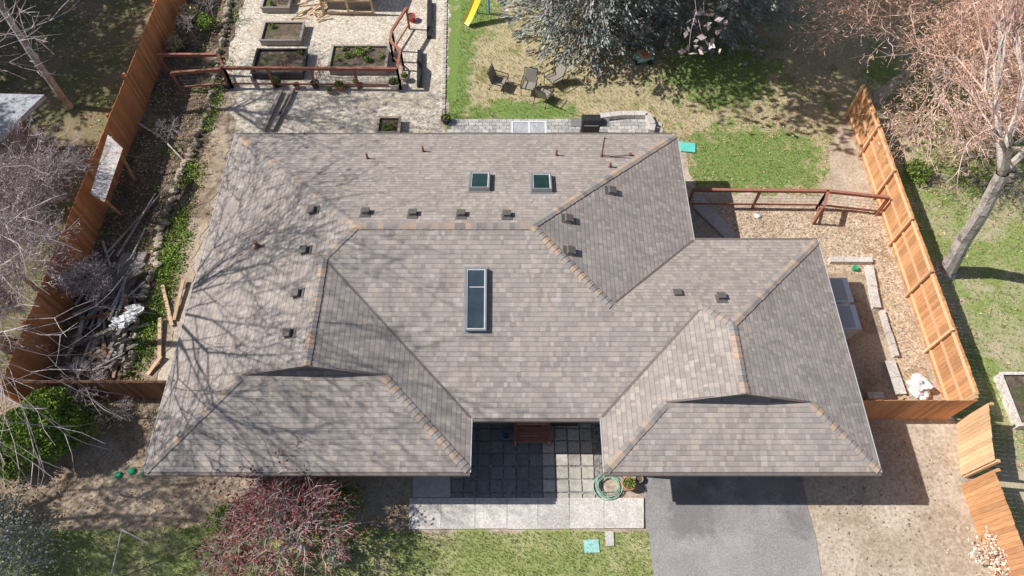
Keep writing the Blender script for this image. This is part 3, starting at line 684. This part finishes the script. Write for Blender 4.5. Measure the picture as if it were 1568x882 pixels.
for x in(xa,(xa+xb)/2,xb):
    for y in(ya,yb): mb.box((x,y,.7),(.09,.09,1.4),0,0)
for y in(ya,yb):
    for z in(.1,.75,1.38): mb.beam((xa,y,z),(xb,y,z),.06,.09,0)
for i in range(14): mb.box((xa+(xb-xa)*(i+.5)/14,yb+.04,.7),((xb-xa)/14-.01,.02,1.4),0,1)
mb.add([(xa-.15,ya+.3,1.5),(xb+.15,ya+.3,1.5),(xb+.15,yb+.2,1.75),(xa-.15,yb+.2,1.75)],[(0,1,2,3)],2); mb.box(((xa+xb)/2,(ya+yb)/2,.3),(xb-xa-.3,.9,.5),0,1)
build('chicken_coop',mb,[M['tan_wood'],M['grey_wood'],M['ply']])
mb=MB(); rg=random.Random(21)
for _ in range(26):
    x,y=G(rg.uniform(455,500),rg.uniform(-5,32)); a=rg.gauss(.6,.5); l=rg.uniform(.4,1.1); mb.beam((x-math.cos(a)*l/2,y-math.sin(a)*l/2,.04),(x+math.cos(a)*l/2,y+math.sin(a)*l/2,rg.uniform(.05,.2)),.06,.04)
build('lumber_scraps',mb,[M['tan_wood']])
def pot(px,py,r=.2,h=.34,mat='terra',plant=True,pm='weed'):
    x,y=G(px,py,h/2); mb=MB(); mb.lathe((x,y,0),[(0,.01),(r*.7,.01),(r,h*.85),(r*1.1,h*.85),(r*1.1,h),(r*.92,h),(r*.9,h-.05),(0,h-.05)],18,0)
    mb.lathe((x,y,0),[(r*.88,h-.04),(0,h-.035)],14,1)
    if plant: cloud(mb,(x,y,h),(r*.9,r*.9,r),140,.045,random.Random(int(px)),2,.2)
    build('flower_pot',mb,[M[mat],M['soil'],M[pm]])
pot(604,130,.26,.4,'conc'); pot(520,133,.2,.3); pot(348,130,.22,.3,'dark',False); pot(424,128,.2,.3,'dark',True); pot(683,184,.2,.3,'dark'); pot(962,742,.2,.34,'terra'); pot(630,28,.2,.3,'red',False); pot(620,120,.16,.3,'conc'); pot(978,734,.12,.2,'stone',False)
pot(483,130,.18,.3,'dark',False); pot(505,140,.14,.25,'stone'); pot(775,668,.12,.22,'blue',False); pot(545,128,.14,.25,'stone'); pot(455,132,.14,.25,'terra',False)
mb=MB()
for px,py in((440,118),(492,120),(500,20),(430,10)):
    x,y=G(px,py)
    for i in range(4):
        a=i*1.57+.3; mb.tube((x+math.cos(a)*.2,y+math.sin(a)*.2,0),(x+math.cos(a)*.12,y+math.sin(a)*.12,.9),.012,.012,5)
    for z in(.3,.6,.9):
        mb.path([(x+math.cos(t*1.57+.3)*(.2-.09*z),y+math.sin(t*1.57+.3)*(.2-.09*z),z) for t in range(5)],.01,5)
build('tomato_cages',mb,[M['rust']])
mb=MB(); a=Vector(G(683,-20));b=Vector(G(679,178)); n=int((b-a).length/.32)
for i in range(n):
    c=a.lerp(b,(i+.5)/n); mb.box((c.x,c.y,.03),(.14,.29,.07),0,0)
build('paver_edging',mb,[M['paverY']])
mb=MB(); (xa,ya),(xb,yb)=G(498,134),G(605,128); mb.box(((xa+xb)/2,(ya+yb)/2,.05),(xb-xa,max(.12,yb-ya),.1),0,0)
build('timber_edging',mb,[M['grey_wood']])
mb=MB()
for x0,y0,x1,y1 in((640,82,647,135),(655,5,662,60)):
    mb.prism(g((x0,y0),(x1,y0),(x1-1,y1),(x0-1,y1)),0,.22)
build('post_shadow_strips',mb,[M['dark']])  # dark strips modelled in place of the long post shadows
mb=MB(); (xa,ya),(xb,yb)=G(690,207),G(998,181); yy=ya-.6;row=0
while yy<yb-.1:
    xx=xa+(row%2)*.15
    while xx<xb+.3:
        mb.box((xx,yy,.025),(.285,.185,.05),0,0); xx+=.3
    yy+=.2;row+=1
build('paver_patio',mb,[M['paver']])
mb=MB(); pc=[G(918,184),G(950,180),G(990,180),G(998,196),G(996,206)]
for a,b in zip(pc,pc[1:]):
    a=Vector(a);b=Vector(b);k=max(1,int((b-a).length/.42))
    for i in range(k):
        c=a.lerp(b,(i+.5)/k); mb.box((c.x,c.y,.14),((b-a).length/k-.02,.25,.28),math.atan2(b.y-a.y,b.x-a.x),0)
build('patio_block_wall',mb,[M['conc']])
x,y=G(810,197,.7); mb=MB()
for dx in(-.7,0,.7): mb.box((x+dx,y,.72),(.07,.75,.05),0,0)
for dy in(-.36,.36): mb.box((x,y+dy,.72),(1.33,.07,.048),0,0)
for dx in(-.36,.36): mb.box((x+dx,y,.715),(.62,.62,.03),0,1)
for dx in(-.66,.66):
    for dy in(-.32,.32): mb.box((x+dx,y+dy,.35),(.06,.06,.7),0,0)
build('patio_table',mb,[M['white'],M['nroof']])
x,y=G(905,184,1.0); mb=MB(); mb.box((x,y,.45),(.75,.5,.75),0,0); mb.box((x-.62,y,.86),(.42,.45,.04),0,1); mb.box((x+.58,y,.86),(.38,.45,.04),0,1)
vs=[];prof=[(-.27,.85),(-.27,1.0),(-.17,1.15),(0,1.2),(.17,1.15),(.27,1.0),(.27,.85)]
for xx in(x-.38,x+.38): vs+=[(xx,y+p[0],p[1]) for p in prof]
mb.add(vs,[tuple(range(6,-1,-1)),tuple(range(7,14))]+[(i,i+1,i+8,i+7) for i in range(6)],0)
mb.beam((x-.3,y-.33,1.0),(x+.3,y-.33,1.0),.03,.03,1)
for dx in(-.33,.33): mb.tube((x+dx-.02,y-.2,.08),(x+dx+.02,y-.2,.08),.08,.08,10,0)
build('barbecue_grill',mb,[M['dark'],M['metal']])
def chair(px,py,rz):
    x,y=G(px,py,.4); mb=MB(); c=Matrix.Translation((x,y,0))@Matrix.Rotation(rz,4,'Z')
    T=lambda a:tuple(c@Vector(a))
    def q(pts,m): 
        v=[T(p) for p in pts]; v2=[(p[0],p[1],p[2]-.02) for p in v]; mb.add(v+v2,[(0,1,2,3),(7,6,5,4),(0,4,5,1),(1,5,6,2),(2,6,7,3),(3,7,4,0)],m)
    q([(-.27,-.28,.42),(.27,-.28,.42),(.27,.25,.38),(-.27,.25,.38)],1)
    q([(-.27,.25,.38),(.27,.25,.38),(.25,.45,.95),(-.25,.45,.95)],1)
    for s_ in(-1,1):
        mb.path([T((s_*.3,-.3,0)),T((s_*.3,-.28,.44)),T((s_*.3,.26,.4)),T((s_*.28,.47,.98))],.018,6)
        mb.tube(T((s_*.3,.42,0)),T((s_*.3,.2,.4)),.018,.018,6); mb.path([T((s_*.32,-.3,.44)),T((s_*.33,-.28,.62)),T((s_*.33,.33,.62))],.02,6)
    mb.tube(T((-.28,.47,.98)),T((.28,.47,.98)),.018,.018,6); mb.tube(T((-.3,-.28,.43)),T((.3,-.28,.43)),.018,.018,6)
    build('patio_chair',mb,[M['dark'],M['fabric']])
chair(765,124,1.2); chair(810,131,-.2); chair(848,120,-.9); chair(833,144,2.6)
mb=MB(); a=Vector((*G(738,-14,1.4),1.4)); b=Vector((*G(714,38,.12),.12)); n=10; prev=None
for i in range(n+1):
    t=i/n; c=a.lerp(b,t); c.z=1.4*(1-t)**1.3+.12; d=(b-a).normalized(); s_=Vector((-d.y,d.x,0)).normalized()
    cur=[c+s_*.22+Vector((0,0,.14)),c+s_*.16,c-s_*.16,c-s_*.22+Vector((0,0,.14))]
    if prev: mb.add(prev+cur,[(0,1,5,4),(1,2,6,5),(2,3,7,6)],0)
    prev=cur
for s_ in(-.3,.3): mb.tube((a.x+s_,a.y+.2,0),(a.x+s_,a.y+.1,1.6),.04,.04,8,1)
build('playground_slide',mb,[M['yellow'],M['blue']])
x,y=G(986,88,.2); mb=MB(); mb.box((x,y,.22),(.8,.45,.18),.3,0); mb.box((x+.05,y,.4),(.4,.4,.18),.3,1); mb.box((x-.2,y+.1,.36),(.2,.3,.1),.3,2)
for dx in(-.28,.28):
    for dy in(-.25,.25): mb.tube((x+dx,y+dy-.04,.12),(x+dx,y+dy+.04,.12),.12,.12,10,3)
build('toy_car',mb,[M['tealS'],M['terra'],M['tan_wood'],M['dark']])
x,y=G(1140,99,.12); mb=MB(); mb.ell((x,y,.13),(.13,.13,.13),0,14,10); build('play_ball',mb,[M['metal']],smooth=True)
x,y=G(1160,331,.05); mb=MB(); mb.ell((x,y,.05),(.13,.12,.07),0,12,8,.1); build('white_rock',mb,[M['white']])
def slab(name,pp,h,mat):
    mb=MB(); mb.prism(pp,.022,.022+h); return build(name,mb,[mat])
slab('turquoise_mat',g((1040,219),(1064,221),(1064,235),(1042,233)),.05,M['teal'])
slab('turquoise_mat',g((893,827),(916,826),(918,846),(895,847)),.03,M['tealS'])
slab('stepping_stone',g((926,814),(939,814),(940,836),(928,837)),.04,M['conc'])
mb=MB()
for px,py in((182,728),(203,722),(222,726),(232,724)):
    x,y=G(px,py); mb.lathe((x,y,0),[(.11,.0),(.11,.08),(.08,.1),(0,.1)],12,0)
build('irrigation_valve_covers',mb,[M['green']])
x,y=G(1309,411,.1); mb=MB(); mb.lathe((x,y,0),[(.09,.0),(.11,.18),(.09,.18),(0,.16)],12,0); build('green_bucket',mb,[M['green']])
mb=MB()
for cy0,cy1 in((425,462),(466,504)):
    (xa,ya),(xb,yb)=G(1275,cy1,.9),G(1310,cy0,.9); cx=11.72
    mb.box((cx,(ya+yb)/2,.43),(.66,yb-ya-.06,.82),0,0); mb.box((cx,(ya+yb)/2,.87),(.78,yb-ya-.02,.06),0,0); mb.box((cx-.05,(ya+yb)/2,.905),(.5,yb-ya-.12,.012),0,1)
build('storage_box',mb,[M['white'],M['rake']])
mb=MB(); rg=random.Random(9)
def blocks(a,b,w_=.3,l=.42,h=.2,mat=0):
    a=Vector(a);b=Vector(b);k=max(1,int((b-a).length/l))
    for i in range(k):
        c=a.lerp(b,(i+.5)/k); mb.box((c.x+rg.uniform(-.012,.012),c.y+rg.uniform(-.012,.012),h/2),((b-a).length/k-.012,w_,h),math.atan2(b.y-a.y,b.x-a.x)+rg.uniform(-.02,.02),mat)
blocks(G(1268,401),G(1332,401),.22); blocks(G(1328,410),G(1340,475),.26); blocks(G(1347,478),G(1370,548),.15); blocks(G(1358,555),G(1376,606),.34); blocks(G(1325,608),G(1350,608),.25)
build('concrete_block_edging',mb,[M['conc']])
mb=MB(); x,y=G(1408,588,.3); mb.ell((x,y,.28),(.32,.36,.3),0,16,12,.45); mb.ell((x+.1,y-.3,.15),(.22,.2,.16),0,12,8,.45); build('white_debris_bag',mb,[M['white']])
mb=MB(); mb.prism(g((1063,300),(1075,300),(1128,362),(1112,368),(1062,320)),.016,.06); build('concrete_step',mb,[M['paver']])
# ---------------------------------------------------------------- front court
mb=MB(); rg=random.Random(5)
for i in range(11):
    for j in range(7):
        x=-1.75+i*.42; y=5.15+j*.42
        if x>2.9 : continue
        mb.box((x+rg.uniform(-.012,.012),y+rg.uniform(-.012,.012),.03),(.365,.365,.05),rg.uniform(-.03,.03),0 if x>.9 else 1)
build('courtyard_pavers',mb,[M['paverY'],M['paverShade']])
mb=MB(); mb.prism(g((633,700),(690,700),(690,762),(633,762)),.0,.07); build('concrete_pad',mb,[M['paver']])
mb=MB(); xs=[627,676,728,777,824,872,925,986]
for a,b in zip(xs,xs[1:]):
    k=rg.uniform(-1,1); mb.prism(g((a,763),(b-.8,763),(b-.8,810+k),(a-.4,810+k)),.0,.07)
build('front_sidewalk',mb,[M['conc']])
(xc,yc)=G(815,666,.45); mb=MB()
for i in range(6): mb.box((xc,yc-.22+i*.09,.45),(1.15,.075,.03),0,0)
for i in range(5): mb.box((xc,yc+.32+i*.02,.55+i*.1),(1.15,.025,.08),0,0)
for dx in(-.55,.55):
    mb.box((xc+dx,yc-.22,.3),(.07,.07,.6),0,0); mb.beam((xc+dx,yc+.3,0),(xc+dx,yc+.42,1.0),.07,.07,0); mb.box((xc+dx,yc+.05,.63),(.09,.66,.035),0,0)
mb.box((xc,yc-.2,.38),(1.1,.04,.08),0,0)
build('garden_bench',mb,[M['redwood']])
mb=MB(); x,y=G(931,745,.1); 
pts=[]
for i in range(150):
    t=i*.32; r=.36+.07*math.sin(t*.37); pts.append((x+.04*math.sin(t*.21)+r*math.cos(t),y+.03*math.cos(t*.17)+r*math.sin(t),.09+.035*math.sin(t*.5)+i*.0004))
pts+=[(x+.6,y-.1,.09),(x+.9,y+.05,.09)]
mb.path(pts,.012,5); build('garden_hose',mb,[M['hose']])
mb=MB(); t=Vector((*G(187,811,1.6),1.6)); mb.tube((*G(168,893,0),0),t,.025,.025,8); mb.tube(t,(*G(228,832,1.5),1.5),.025,.02,8)
build('clothesline_pole',mb,[M['rake']])
mb=MB(); q=[(*G(68,145,2.7),2.7),(-40,G(0,143,2.7)[1],3.4),(-40,G(0,208,2.7)[1]-.1,3.4),(*G(-2,212,2.7),2.7)]
mb.add(q+[(a,b,c-.18) for a,b,c in q],[(0,1,2,3),(7,6,5,4),(0,4,5,1),(1,5,6,2),(2,6,7,3),(3,7,4,0)],0)
x0=min(q[0][0],q[3][0])-.4; mb.prism([(x0,q[3][1]+.4),(x0,q[0][1]-.4),(-39,q[0][1]-.4),(-39,q[3][1]+.4)],0,2.5,1)
build('neighbour_shed',mb,[M['nroof'],M['siding']])
mb=MB(); a=Vector((*G(1098,-20,4),4));b=Vector((*G(985,152,.3),.3)); mb.path([a.lerp(b,i/12)-Vector((0,0,.4*math.sin(math.pi*i/12))) for i in range(13)],.008,4); build('guy_cable',mb,[M['dark']])
mb=MB(); rg=random.Random(3)
for i in range(16):
    a=i*.39; x,y=G(1510,262); mb.ell((x+math.cos(a)*1.0,y+math.sin(a)*.8,.08),(.16,.12,.1),0,8,6,.25,rg)
build('stone_ring',mb,[M['stone']])
